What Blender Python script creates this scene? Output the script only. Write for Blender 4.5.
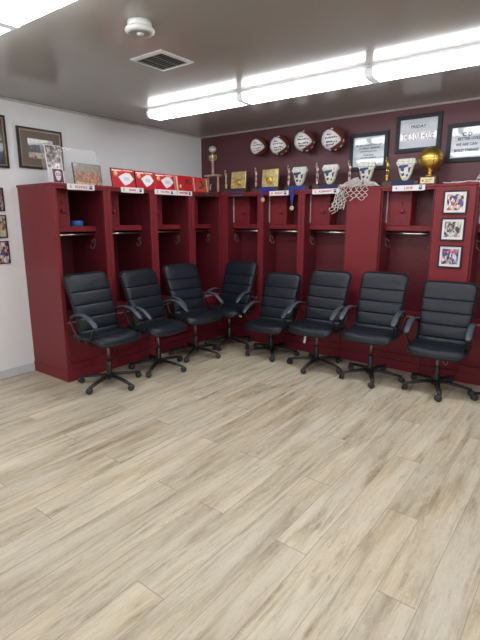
import bpy, math, random
from mathutils import Vector, Matrix, noise
PI = math.pi
sc = bpy.context.scene
COL = sc.collection
for o in list(bpy.data.objects): bpy.data.objects.remove(o)

# ------------------------------------------------------------------ camera, world, exposure
CAM = Vector((4.4214, -4.8726, 1.5216)); YAW, PITCH, ROLL = -0.6575, -0.2176, -0.0009
cd = bpy.data.cameras.new('camera'); cam = bpy.data.objects.new('camera', cd); COL.objects.link(cam)
cd.sensor_fit = 'VERTICAL'; cd.sensor_height = 24; cd.lens = 458.76*24/640; cd.clip_start = .05
fw = Vector((math.sin(YAW)*math.cos(PITCH), math.cos(YAW)*math.cos(PITCH), math.sin(PITCH)))
r0 = Vector((math.cos(YAW), -math.sin(YAW), 0)); u0 = r0.cross(fw)
rt = r0*math.cos(ROLL)+u0*math.sin(ROLL); up = -r0*math.sin(ROLL)+u0*math.cos(ROLL)
cam.matrix_world = Matrix(((rt.x, up.x, -fw.x, CAM.x), (rt.y, up.y, -fw.y, CAM.y), (rt.z, up.z, -fw.z, CAM.z), (0, 0, 0, 1)))
sc.camera = cam
w = bpy.data.worlds.new('world'); sc.world = w; w.use_nodes = True
w.node_tree.nodes['Background'].inputs[0].default_value = (.8, .85, 1, 1)
w.node_tree.nodes['Background'].inputs[1].default_value = .3
sc.view_settings.view_transform = 'Standard'; sc.view_settings.look = 'None'
sc.view_settings.gamma = 1; sc.view_settings.use_curve_mapping = False
sc.view_settings.exposure = 0.0
LENS_POWER = 15.3

# ------------------------------------------------------------------ room and layout numbers
HC = 2.591; RX = 6.4; RY = -7.2            # ceiling height, right wall, wall behind the camera
HL = 1.83; DL = .60; DR = .311            # locker height and depths
LX0, PW, PL = 3.372, .1673, 1.735         # floor plank line, width, length

# ------------------------------------------------------------------ materials
M = {}
def newmat(name):
    m = bpy.data.materials.new(name); m.use_nodes = True; M[name] = m
    return m, m.node_tree.nodes, m.node_tree.links, m.node_tree.nodes['Principled BSDF']
def mat(name, col, rough=.5, metal=0, var=.06, nscale=8, bump=0, bscale=60, spec=.5, emit=None, coat=0):
    m, N, L, b = newmat(name)
    b.inputs['Roughness'].default_value = rough; b.inputs['Metallic'].default_value = metal
    b.inputs['Specular IOR Level'].default_value = spec
    if coat: b.inputs['Coat Weight'].default_value = coat; b.inputs['Coat Roughness'].default_value = .04
    tc = N.new('ShaderNodeTexCoord'); nz = N.new('ShaderNodeTexNoise'); nz.inputs['Scale'].default_value = nscale
    nz.inputs['Detail'].default_value = 4
    L.new(tc.outputs['Object'], nz.inputs['Vector'])
    cr = N.new('ShaderNodeValToRGB'); L.new(nz.outputs['Fac'], cr.inputs[0])
    cr.color_ramp.elements[0].position = .3; cr.color_ramp.elements[1].position = .7
    cr.color_ramp.elements[0].color = tuple(c*(1-var) for c in col)+(1,)
    cr.color_ramp.elements[1].color = tuple(min(1, c*(1+var)) for c in col)+(1,)
    L.new(cr.outputs[0], b.inputs['Base Color'])
    if bump:
        n2 = N.new('ShaderNodeTexNoise'); n2.inputs['Scale'].default_value = bscale; L.new(tc.outputs['Object'], n2.inputs['Vector'])
        bp = N.new('ShaderNodeBump'); bp.inputs['Strength'].default_value = bump; bp.inputs['Distance'].default_value = .004
        L.new(n2.outputs['Fac'], bp.inputs['Height']); L.new(bp.outputs[0], b.inputs['Normal'])
    if emit:
        b.inputs['Emission Color'].default_value = emit[:3]+(1,); b.inputs['Emission Strength'].default_value = emit[3]
    return m
RED = (.19, .0175, .026)
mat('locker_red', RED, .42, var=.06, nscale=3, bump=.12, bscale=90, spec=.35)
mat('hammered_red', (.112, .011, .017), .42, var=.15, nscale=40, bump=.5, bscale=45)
mat('dark_red_edge', (.10, .012, .017), .5)
mat('maroon_wall', (.108, .032, .043), .5, var=.06, nscale=2, bump=.15, bscale=120)
mat('baseboard_white', (.60, .62, .66), .45)
mat('lamp_cap', (.8, .82, .86), .4, emit=(.8, .86, .95, .3))
mat('hook_metal', (.22, .12, .12), .4, .5)
mat('white_wall', (.82, .825, .84), .55, var=.02, nscale=2, bump=.12, bscale=140)
mat('ceiling_paint', (.335, .315, .298), .17, var=.04, nscale=1.2, bump=.06, bscale=30, spec=.3)
mat('trim_white', (.55, .54, .55), .45)
mat('trim_grey', (.42, .36, .37), .45)
mat('leather', (.0075, .0105, .0175), .40, var=.2, nscale=30, bump=.25, bscale=180, spec=.36)
mat('leather_seam', (.006, .007, .009), .6)
mat('black_plastic', (.010, .011, .013), .38, var=.1, nscale=20)
mat('arm_plastic', (.05, .062, .082), .42, var=.1, nscale=20)
mat('caster_plastic', (.03, .03, .033), .45)
mat('steel_column', (.22, .22, .23), .3, 1)
mat('chrome', (.62, .60, .58), .28, 1)
mat('hinge_metal', (.55, .50, .50), .4, .4)
mat('seat_edge_lit', (.46, .38, .38), .45)  # light on the seat's front edge, put into the colour
mat('tag_white', (.8, .8, .8), .6)
mat('pink_cord', (.45, .25, .24), .7)
mat('lamp_metal', (.72, .73, .76), .4)
mat('lamp_lens', (.9, .9, .9), .4, emit=(.95, .975, 1.0, LENS_POWER))
mat('white_plastic', (.70, .69, .66), .5)
mat('grey_plastic', (.30, .30, .29), .5)
mat('vent_white', (.72, .72, .73), .45)
mat('vent_dark', (.03, .03, .032), .8)
mat('frame_black', (.012, .013, .018), .5, spec=.35)
mat('frame_gold', (.28, .19, .09), .4, .3)
mat('mat_board_brown', (.19, .14, .115), .75)
mat('paper_white', (.50, .535, .60), .3, var=.04, nscale=4, coat=1)
mat('card_white', (.72, .70, .72), .6, var=.02)
mat('ink_dark', (.03, .03, .07), .7)
mat('ink_red', (.22, .02, .04), .7)
mat('sign_red', (.60, .04, .08), .6)
mat('poster_red', (.52, .012, .025), .35, var=.08, nscale=14, coat=.4)
mat('poster_white', (.78, .74, .76), .35, coat=.4)
mat('poster_blue', (.50, .55, .68), .4)
mat('poster_gold', (.72, .42, .16), .4)
mat('poster_cream', (.65, .52, .38), .45)
mat('ball_leather', (.15, .03, .022), .5, var=.15, nscale=60, bump=.3, bscale=200)
mat('ball_white', (.72, .72, .72), .45)
mat('ball_seam', (.02, .01, .01), .6)
mat('gold', (.72, .48, .10), .36, 1, var=.12, nscale=30)
mat('gold_plate', (.75, .60, .28), .3, .75, var=.3, nscale=26)
mat('pale_gold', (.62, .52, .30), .4, .5, var=.2, nscale=30)
mat('silver_rose', (.62, .46, .42), .3, .7, var=.25, nscale=40)
mat('wood_dark', (.07, .032, .022), .38, var=.3, nscale=30)
mat('marble', (.50, .26, .20), .3, var=.4, nscale=30)
mat('trophy_white', (.62, .62, .56), .4, var=.25, nscale=50)
mat('trophy_yellow', (.58, .52, .20), .4, var=.25, nscale=50)
mat('trophy_blue', (.02, .035, .15), .4)
mat('ribbon_blue', (.012, .03, .22), .55, var=.2, nscale=30)
mat('navy_cloth', (.014, .022, .08), .7)
mat('tape_blue', (.02, .11, .42), .4)
mat('cord_white', (.60, .54, .52), .8, var=.15, nscale=60)
mat('cord_red', (.35, .12, .12), .8)
mat('crimson_card', (.14, .012, .045), .5)
mat('outlet_dark', (.02, .02, .022), .5)

def photo_mat(name, cols, scale=18, rough=.35, bands=None):
    """a printed photograph: blotches of the given colours"""
    m, N, L, b = newmat(name)
    tc = N.new('ShaderNodeTexCoord'); v = N.new('ShaderNodeTexVoronoi'); v.inputs['Scale'].default_value = scale*1.7
    mp = N.new('ShaderNodeMapping'); mp.inputs['Scale'].default_value = (1.6, 1.6, 1)
    L.new(tc.outputs['Object'], mp.inputs[0]); L.new(mp.outputs[0], v.inputs['Vector'])
    sp = N.new('ShaderNodeSeparateColor'); L.new(v.outputs['Color'], sp.inputs[0])
    cr = N.new('ShaderNodeValToRGB'); cr.color_ramp.interpolation = 'CONSTANT'
    L.new(sp.outputs[0], cr.inputs[0]); n = len(cols)
    while len(cr.color_ramp.elements) < n: cr.color_ramp.elements.new(.5)
    for i, c in enumerate(cols):
        cr.color_ramp.elements[i].position = i/n; cr.color_ramp.elements[i].color = c+(1,)
    L.new(cr.outputs[0], b.inputs['Base Color']); b.inputs['Roughness'].default_value = rough
    b.inputs['Coat Weight'].default_value = .4
photo_mat('photo_court', [(.6, .35, .3), (.05, .08, .25), (.75, .7, .66), (.04, .03, .05), (.45, .08, .08), (.55, .45, .38)], 22)
photo_mat('photo_blue', [(.03, .06, .25), (.65, .62, .62), (.1, .16, .4), (.05, .04, .05), (.5, .3, .28)], 26)
photo_mat('photo_grey', [(.30, .27, .24), (.05, .045, .05), (.5, .47, .42), (.14, .12, .11), (.62, .58, .55)], 24)
photo_mat('photo_stands', [(.10, .07, .08), (.35, .25, .24), (.05, .04, .05), (.45, .38, .36), (.16, .10, .12)], 30)
photo_mat('photo_team', [(.45, .13, .07), (.25, .11, .09), (.55, .25, .12), (.18, .10, .10), (.38, .2, .14)], 34)
photo_mat('photo_bleacher', [(.24, .19, .15), (.20, .16, .13), (.27, .21, .17)], 30)
photo_mat('photo_yellow', [(.55, .36, .10), (.45, .40, .35), (.12, .1, .14), (.6, .5, .3)], 24)
photo_mat('photo_navy', [(.03, .035, .055), (.04, .045, .07), (.025, .03, .05)], 6)
photo_mat('photo_crowd_dark', [(.035, .04, .07), (.06, .06, .09), (.12, .11, .12), (.03, .03, .05)], 34)
photo_mat('photo_sky', [(.45, .42, .42), (.38, .35, .36), (.5, .48, .46)], 14)

def acrylic():
    m, N, L, b = newmat('clear_acrylic')
    b.inputs['Base Color'].default_value = (.93, .96, .97, 1); b.inputs['Roughness'].default_value = .05
    b.inputs['Alpha'].default_value = .13; b.inputs['Specular IOR Level'].default_value = .9
acrylic()

def floor_mat():
    m, N, L, b = newmat('vinyl_planks')
    def math_(op, a, b_=None, c=None):
        n = N.new('ShaderNodeMath'); n.operation = op
        for i, x in enumerate((a, b_, c)):
            if x is None: continue
            if isinstance(x, (int, float)): n.inputs[i].default_value = x
            else: L.new(x, n.inputs[i])
        return n.outputs[0]
    tc = N.new('ShaderNodeTexCoord'); sx = N.new('ShaderNodeSeparateXYZ'); L.new(tc.outputs['Object'], sx.inputs[0])
    X, Y = sx.outputs[0], sx.outputs[1]
    u = math_('DIVIDE', math_('SUBTRACT', X, LX0), PW)
    row = math_('FLOOR', u); fu = math_('FRACT', u)
    k = math_('FLOORED_MODULO', math_('ADD', row, math_('GREATER_THAN', row, -4.5)), 3)
    y0 = math_('MULTIPLY_ADD', math_('SUBTRACT', 1, k), PL/3, -3.23)
    v = math_('DIVIDE', math_('SUBTRACT', Y, y0), PL)
    pl = math_('FLOOR', v); fv = math_('FRACT', v)
    cb = N.new('ShaderNodeCombineXYZ'); L.new(row, cb.inputs[0]); L.new(pl, cb.inputs[1])
    wn = N.new('ShaderNodeTexWhiteNoise'); wn.noise_dimensions = '3D'; L.new(cb.outputs[0], wn.inputs['Vector'])
    rnd = wn.outputs['Value']
    def nz(sxx, syy, sc_, det, dist, rough=.6):
        cx = N.new('ShaderNodeCombineXYZ')
        L.new(math_('MULTIPLY', X, sxx), cx.inputs[0]); L.new(math_('MULTIPLY', Y, syy), cx.inputs[1])
        L.new(math_('MULTIPLY', rnd, 37.0), cx.inputs[2])
        n = N.new('ShaderNodeTexNoise'); n.inputs['Scale'].default_value = sc_; n.inputs['Detail'].default_value = det
        n.inputs['Roughness'].default_value = rough; n.inputs['Distortion'].default_value = dist
        L.new(cx.outputs[0], n.inputs['Vector']); return n.outputs['Fac']
    def ramp(f, pts):
        cr = N.new('ShaderNodeValToRGB'); L.new(f, cr.inputs[0])
        while len(cr.color_ramp.elements) < len(pts): cr.color_ramp.elements.new(.5)
        for e, (p_, c) in zip(cr.color_ramp.elements, pts): e.position = p_; e.color = c+(1,)
        return cr.outputs[0]
    def mix(mode, f, a, c):
        n = N.new('ShaderNodeMix'); n.data_type = 'RGBA'; n.blend_type = mode
        if isinstance(f, (int, float)): n.inputs[0].default_value = f
        else: L.new(f, n.inputs[0])
        L.new(a, n.inputs[6]) if not isinstance(a, tuple) else setattr(n.inputs[6], 'default_value', a+(1,))
        L.new(c, n.inputs[7]) if not isinstance(c, tuple) else setattr(n.inputs[7], 'default_value', c+(1,))
        return n.outputs[2]
    broad = ramp(nz(5.5, .75, 1.6, 4, .5), [(.28, (.36, .30, .215)), (.42, (.51, .44, .33)), (.56, (.60, .535, .42)), (.75, (.68, .62, .51))])
    streak = nz(11, .8, 1.8, 9, .7, .68)
    st = ramp(streak, [(.34, (.50, .45, .40)), (.43, (.80, .77, .73)), (.52, (1, 1, 1)), (.74, (1.0, 1.0, 1.0))])
    msk = N.new('ShaderNodeRGBToBW'); L.new(ramp(nz(7, 1.6, 1.5, 5, .8, .6), [(.40, (.22, .22, .22)), (.60, (1, 1, 1))]), msk.inputs[0])
    c = mix('MULTIPLY', msk.outputs[0], broad, st)
    patch = ramp(nz(12, 4.5, 2.6, 9, 1.6, .8), [(.52, (0, 0, 0)), (.68, (1, 1, 1))])
    pm = N.new('ShaderNodeRGBToBW'); L.new(patch, pm.inputs[0])
    c = mix('MIX', math_('MULTIPLY', pm.outputs[0], .5), c, (.70, .64, .55))
    knots = ramp(nz(13, 2.2, 2.2, 9, 1.8, .8), [(.33, (.50, .44, .38)), (.43, (1, 1, 1))])
    c = mix('MULTIPLY', .6, c, knots)
    fine = ramp(nz(95, 7, 1.5, 6, .4, .8), [(.32, (.78, .76, .73)), (.5, (1, 1, 1)), (.7, (1.07, 1.07, 1.07))])
    c = mix('MULTIPLY', .75, c, fine)
    tone = ramp(rnd, [(0, (.86, .855, .84)), (.5, (.92, .92, .90)), (1, (.98, .98, .97))])
    c = mix('MULTIPLY', 1, c, tone)
    c = mix('MULTIPLY', 1, c, ramp(nz(4, 1.0, 1.3, 3, .4, .5), [(.38, (1.03, .995, .95)), (.5, (1, 1, .99)), (.62, (.97, .97, .985))]))
    e1 = math_('LESS_THAN', math_('MINIMUM', fu, math_('SUBTRACT', 1, fu)), .008)
    e2 = math_('LESS_THAN', math_('MINIMUM', fv, math_('SUBTRACT', 1, fv)), .0012)
    e = math_('MAXIMUM', e1, e2)
    c = mix('MIX', math_('MULTIPLY', e, .62), c, (.16, .13, .10))
    L.new(c, b.inputs['Base Color'])
    b.inputs['Roughness'].default_value = .42; b.inputs['Specular IOR Level'].default_value = .4
    bp = N.new('ShaderNodeBump'); bp.inputs['Strength'].default_value = .12; bp.inputs['Distance'].default_value = .002
    L.new(math_('SUBTRACT', streak, e), bp.inputs['Height']); L.new(bp.outputs[0], b.inputs['Normal'])
floor_mat()

# ------------------------------------------------------------------ mesh helpers
class MB:
    def __init__(s): s.v = []; s.f = []; s.m = []; s.s = []; s.names = []
    def mi(s, name):
        if name not in s.names: s.names.append(name)
        return s.names.index(name)
    def add(s, vs, fs, m, smooth=False, T=None):
        n = len(s.v); k = s.mi(m)
        for v in vs:
            v = Vector(v); s.v.append(T @ v if T else v)
        for f in fs: s.f.append([i+n for i in f]); s.m.append(k); s.s.append(smooth)
    def box(s, x0, x1, y0, y1, z0, z1, m, T=None, bev=0):
        if bev:
            b = min(bev, (x1-x0)/2.01, (y1-y0)/2.01, (z1-z0)/2.01); vs = []; fs = []
            X = (x0, x1); Y = (y0, y1); Z = (z0, z1); idx = {}
            for i in (0, 1):
                for j in (0, 1):
                    for k in (0, 1):
                        sx, sy, sz = (1, -1)[i], (1, -1)[j], (1, -1)[k]
                        for ax, d in enumerate(((0, b, b), (b, 0, b), (b, b, 0))):
                            idx[(i, j, k, ax)] = len(vs); vs.append((X[i]+sx*d[0], Y[j]+sy*d[1], Z[k]+sz*d[2]))
            q = lambda *a: [idx[t] for t in a]
            for i in (0, 1): fs.append(q((i, 0, 0, 0), (i, 1, 0, 0), (i, 1, 1, 0), (i, 0, 1, 0)))
            for j in (0, 1): fs.append(q((0, j, 0, 1), (1, j, 0, 1), (1, j, 1, 1), (0, j, 1, 1)))
            for k in (0, 1): fs.append(q((0, 0, k, 2), (1, 0, k, 2), (1, 1, k, 2), (0, 1, k, 2)))
            for i in (0, 1):
                for j in (0, 1): fs.append(q((i, j, 0, 0), (i, j, 1, 0), (i, j, 1, 1), (i, j, 0, 1)))
            for i in (0, 1):
                for k in (0, 1): fs.append(q((i, 0, k, 0), (i, 1, k, 0), (i, 1, k, 2), (i, 0, k, 2)))
            for j in (0, 1):
                for k in (0, 1): fs.append(q((0, j, k, 1), (1, j, k, 1), (1, j, k, 2), (0, j, k, 2)))
            for i in (0, 1):
                for j in (0, 1):
                    for k in (0, 1): fs.append(q((i, j, k, 0), (i, j, k, 1), (i, j, k, 2)))
            s.add(vs, fs, m, False, T); return s
        vs = [(x, y, z) for x in (x0, x1) for y in (y0, y1) for z in (z0, z1)]
        s.add(vs, [(0, 1, 3, 2), (4, 6, 7, 5), (0, 4, 5, 1), (2, 3, 7, 6), (0, 2, 6, 4), (1, 5, 7, 3)], m, False, T); return s
    def prism(s, pts, y0, y1, m, T=None, mside=None):
        """polygon in x-z extruded along y"""
        n = len(pts); vs = [(x, y0, z) for x, z in pts]+[(x, y1, z) for x, z in pts]
        s.add(vs, [list(range(n)), list(range(2*n-1, n-1, -1))], m, False, T)
        s.add(vs, [(i, (i+1) % n, n+(i+1) % n, n+i) for i in range(n)], mside or m, False, T); return s
    def lathe(s, prof, m, seg=24, c=(0, 0, 0), T=None, smooth=True):
        vs = []; fs = []
        for r, z in prof:
            for i in range(seg):
                a = 2*PI*i/seg; vs.append((c[0]+r*math.cos(a), c[1]+r*math.sin(a), c[2]+z))
        for j in range(len(prof)-1):
            for i in range(seg):
                fs.append((j*seg+i, j*seg+(i+1) % seg, (j+1)*seg+(i+1) % seg, (j+1)*seg+i))
        fs.append(list(range(seg))); fs.append([len(prof)*seg-1-i for i in range(seg)])
        s.add(vs, fs, m, smooth, T); return s
    def sphere(s, c, r, m, seg=20, rings=12, T=None, sq=(1, 1, 1)):
        vs = [(c[0], c[1], c[2]-r*sq[2])]; fs = []
        for j in range(1, rings):
            t = -PI/2+PI*j/rings
            for i in range(seg):
                a = 2*PI*i/seg; vs.append((c[0]+r*sq[0]*math.cos(t)*math.cos(a), c[1]+r*sq[1]*math.cos(t)*math.sin(a), c[2]+r*sq[2]*math.sin(t)))
        vs.append((c[0], c[1], c[2]+r*sq[2])); e = len(vs)-1
        for i in range(seg):
            fs.append((0, 1+(i+1) % seg, 1+i)); fs.append((e, e-seg+i, e-seg+(i+1) % seg))
        for j in range(rings-2):
            for i in range(seg):
                a = 1+j*seg; fs.append((a+i, a+(i+1) % seg, a+seg+(i+1) % seg, a+seg+i))
        s.add(vs, fs, m, True, T); return s
    def tube(s, pts, rad, m, seg=10, T=None, closed=False, flat=None):
        """swept round (or elliptical: flat=(side, rb)) tube"""
        P = [Vector(p) for p in pts]; n = len(P); vs = []; fs = []
        prev = None
        for i in range(n):
            if closed: t = P[(i+1) % n]-P[i-1]
            else: t = P[min(i+1, n-1)]-P[max(i-1, 0)]
            t.normalize()
            if flat: a = Vector(flat[0])
            else:
                a = prev if prev else (Vector((0, 0, 1)) if abs(t.z) < .9 else Vector((1, 0, 0)))
            a = (a-t*a.dot(t)).normalized(); prev = a; b = t.cross(a)
            ra = rad[i] if isinstance(rad, (list, tuple)) else rad
            rb = (flat[1][i] if isinstance(flat[1], (list, tuple)) else flat[1]) if flat else ra
            for k in range(seg):
                q = 2*PI*k/seg; vs.append(P[i]+a*ra*math.cos(q)+b*rb*math.sin(q))
        for i in range(n if closed else n-1):
            for k in range(seg):
                j = (i+1) % n; fs.append((i*seg+k, i*seg+(k+1) % seg, j*seg+(k+1) % seg, j*seg+k))
        if not closed: fs.append(list(range(seg))); fs.append([(n-1)*seg+seg-1-k for k in range(seg)])
        s.add(vs, fs, m, True, T); return s
    def mesh(s, name):
        me = bpy.data.meshes.new(name); me.from_pydata([tuple(v) for v in s.v], [], s.f); me.update()
        for nm in s.names: me.materials.append(M[nm])
        me.polygons.foreach_set('material_index', s.m); me.polygons.foreach_set('use_smooth', s.s)
        import bmesh
        bm = bmesh.new(); bm.from_mesh(me); bmesh.ops.recalc_face_normals(bm, faces=bm.faces); bm.to_mesh(me); bm.free()
        return me
    def build(s, name, parent=None, loc=(0, 0, 0), rot=(0, 0, 0), label=None):
        o = bpy.data.objects.new(name, s.mesh(name)); COL.objects.link(o)
        o.location = loc; o.rotation_euler = rot
        if parent: o.parent = parent
        if label: o['label'] = label
        return o
def smooth_path(pts, n=6, closed=False):
    P = [Vector(p) for p in pts]; out = []; m = len(P)
    R = range(m) if closed else range(m-1)
    for i in R:
        if closed: a, b, c, d = P[i-1], P[i], P[(i+1) % m], P[(i+2) % m]
        else: a, b, c, d = P[max(i-1, 0)], P[i], P[i+1], P[min(i+2, m-1)]
        for k in range(n):
            t = k/n; out.append(.5*((2*b)+(c-a)*t+(2*a-5*b+4*c-d)*t*t+(3*b-a-3*c+d)*t**3))
    if not closed: out.append(P[-1])
    return out
def tag(o, label, cat, group=None, kind=None):
    o['label'] = label; o['category'] = cat
    if group: o['group'] = group
    if kind: o['kind'] = kind
    return o
def thing(name, label, cat, loc=(0, 0, 0), rot=(0, 0, 0), group=None):
    o = bpy.data.objects.new(name, None); COL.objects.link(o); o.empty_display_size = .1
    o.location = loc; o.rotation_euler = rot if not isinstance(rot, (int, float)) else (0, 0, rot)
    return tag(o, label, cat, group)
def struct(name, mb):
    o = mb.build(name); o['kind'] = 'structure'; return o
def dup(root, loc, rot, label, group=None):
    r = root.copy(); COL.objects.link(r); r.location = loc
    r.rotation_euler = (0, 0, rot) if isinstance(rot, (int, float)) else rot
    r['label'] = label
    if group: r['group'] = group
    def kids(a, b):
        for ch in [c for c in KIDS(a)]:
            d = ch.copy(); COL.objects.link(d); d.parent = b; kids(ch, d)
    kids(root, r); return r
def KIDS(a): return [o for o in bpy.data.objects if o.parent == a]
def text_into(mb, txt, size, m, T, extrude=.0012, align='CENTER', xscale=1.0, zscale=1.0):
    """lettering turned into real mesh faces; text plane x-z, facing -y, at transform T"""
    cu = bpy.data.curves.new('t', 'FONT'); cu.body = txt; cu.size = size; cu.extrude = extrude/2; cu.offset = size*(.022 if zscale == 1 else .006); cu.align_x = align; cu.align_y = 'CENTER'
    cu.resolution_u = 2
    o = bpy.data.objects.new('t', cu); COL.objects.link(o)
    dg = bpy.context.evaluated_depsgraph_get(); me = bpy.data.meshes.new_from_object(o.evaluated_get(dg))
    mb.add([(v.co.x*xscale, -v.co.z, v.co.y*zscale) for v in me.vertices], [list(p.vertices) for p in me.polygons], m, False, T)
    bpy.data.objects.remove(o); bpy.data.curves.remove(cu); bpy.data.meshes.remove(me)
def TR(x, y, z): return Matrix.Translation((x, y, z))
def RZ(a): return Matrix.Rotation(a, 4, 'Z')
def RX_(a): return Matrix.Rotation(a, 4, 'X')
def RY_(a): return Matrix.Rotation(a, 4, 'Y')

# ------------------------------------------------------------------ room shell
struct('floor', MB().box(-.1, RX+.1, RY-.1, .1, -.1, 0, 'vinyl_planks'))
struct('ceiling', MB().box(-.1, RX+.1, RY-.1, .1, HC, HC+.1, 'ceiling_paint'))
struct('wall_left', MB().box(-.1, 0, RY-.1, .1, 0, HC, 'white_wall'))
struct('wall_back', MB().box(0, RX+.1, 0, .1, 0, HC, 'maroon_wall'))
struct('wall_right', MB().box(RX, RX+.1, RY-.1, 0, 0, HC, 'white_wall'))
struct('wall_front', MB().box(0, RX, RY-.1, RY, 0, HC, 'white_wall'))
struct('baseboard_left', MB().box(0, .012, RY, -2.60, 0, .085, 'baseboard_white', bev=.004))
struct('trim_1', MB().box(0, .022, RY, 0, HC-.022, HC, 'trim_white', bev=.006))
struct('trim_2', MB().box(.022, RX, -.02, 0, HC-.02, HC, 'trim_grey', bev=.006))

# ------------------------------------------------------------------ ceiling lamps
def make_lamp(label):
    L_ = 1.139
    t = thing('ceiling_lamp', label, 'ceiling light', (0, 0, HC), 0, 'fluorescent ceiling lamps')
    MB().box(0, L_, -.092, .092, -.030, 0, 'lamp_metal', bev=.003).build('lamp_pan', t)
    mb = MB()
    sec = [(-.098, -.0305), (-.098, -.042), (-.086, -.074), (-.070, -.085), (.070, -.085), (.086, -.074), (.098, -.042), (.098, -.0305)]
    mb.add([(x, y, z) for x in (.030, L_-.030) for y, z in sec],
           [(i, (i+1) % 8, 8+(i+1) % 8, 8+i) for i in range(8)]+[list(range(8)), list(range(15, 7, -1))], 'lamp_lens')
    mb.build('lamp_diffuser', t)
    for x0, x1 in ((0, .0298), (L_-.0298, L_)):
        c = MB(); c.add([(x, y*1.03, z-.003 if z < -.04 else z) for x in (x0, x1) for y, z in sec],
                        [(i, (i+1) % 8, 8+(i+1) % 8, 8+i) for i in range(8)]+[list(range(8)), list(range(15, 7, -1))], 'lamp_cap')
        c.build('end_cap', t)
    return t
lamp0 = None
names = ['leftmost tube lamp of the row nearest the lockers', 'second tube lamp from the left in the row nearest the lockers',
         'third tube lamp from the left in the row nearest the lockers', 'fourth tube lamp in the row nearest the lockers, cut off at right',
         'fifth tube lamp of the row nearest the lockers, beyond the right edge']
for ri, yc in enumerate((-1.462, -3.565, -5.67)):
    for k in range(5):
        x = .685+k*1.140; tl = .030; yk = yc+tl*k*1.14
        lab = 'white ' + (names[k] if ri == 0 else ['first', 'second', 'third', 'fourth', 'fifth'][k]+' tube lamp from the left wall in the '+('middle row' if ri == 1 else 'row behind the camera'))
        if lamp0 is None: lamp0 = make_lamp(lab); lamp0.location = (x, yk, HC); lamp0.rotation_euler = (0, 0, tl)
        else: dup(lamp0, (x, yk, HC), tl, lab)

# smoke detector and vent
t = thing('smoke_detector', 'round white smoke detector on the ceiling left of the lamps', 'smoke detector', (2.235, -2.955, HC))
MB().lathe([(.066, 0), (.068, -.026), (.064, -.030)], 'white_plastic', 32).build('mounting_base', t)
MB().lathe([(.064, -.0302), (.078, -.034), (.083, -.042), (.080, -.052), (.068, -.058)], 'white_plastic', 32).build('housing', t)
MB().lathe([(.067, -.0582), (.056, -.061)], 'grey_plastic', 32).build('sensor_grille', t)
MB().lathe([(.020, -.0612), (.019, -.066), (.012, -.069)], 'white_plastic', 20, c=(.008, -.004, 0)).build('test_button', t)
t = thing('air_vent', 'square white slatted air vent in the ceiling', 'vent', (1.862, -2.438, HC))
mb = MB(); F = .155; I = .128
for a in range(4):
    T = RZ(a*PI/2); mb.add([(-F, -F, 0), (F, -F, 0), (I, -I, 0), (-I, -I, 0), (-F, -F, -.006), (F, -F, -.006), (I, -I, -.012), (-I, -I, -.012)],
                           [(0, 1, 2, 3), (4, 5, 6, 7), (0, 1, 5, 4), (3, 2, 6, 7), (0, 4, 7, 3), (1, 2, 6, 5)], 'vent_white', False, T)
mb.build('vent_frame', t)
MB().box(-I, I, -I, I, -.003, 0, 'vent_dark').build('duct_backing', t)
mb = MB()
for k in range(9):
    y = -I+.014+k*(2*I-.028)/8
    mb.box(-I, I, -.006, .006, -.0008, .0008, 'grey_plastic', TR(0, y, -.008) @ RX_(.5))
for x in (-.043, .043): mb.box(x-.002, x+.002, -I, I, -.0125, -.011, 'grey_plastic')
mb.build('louvres', t)

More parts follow.
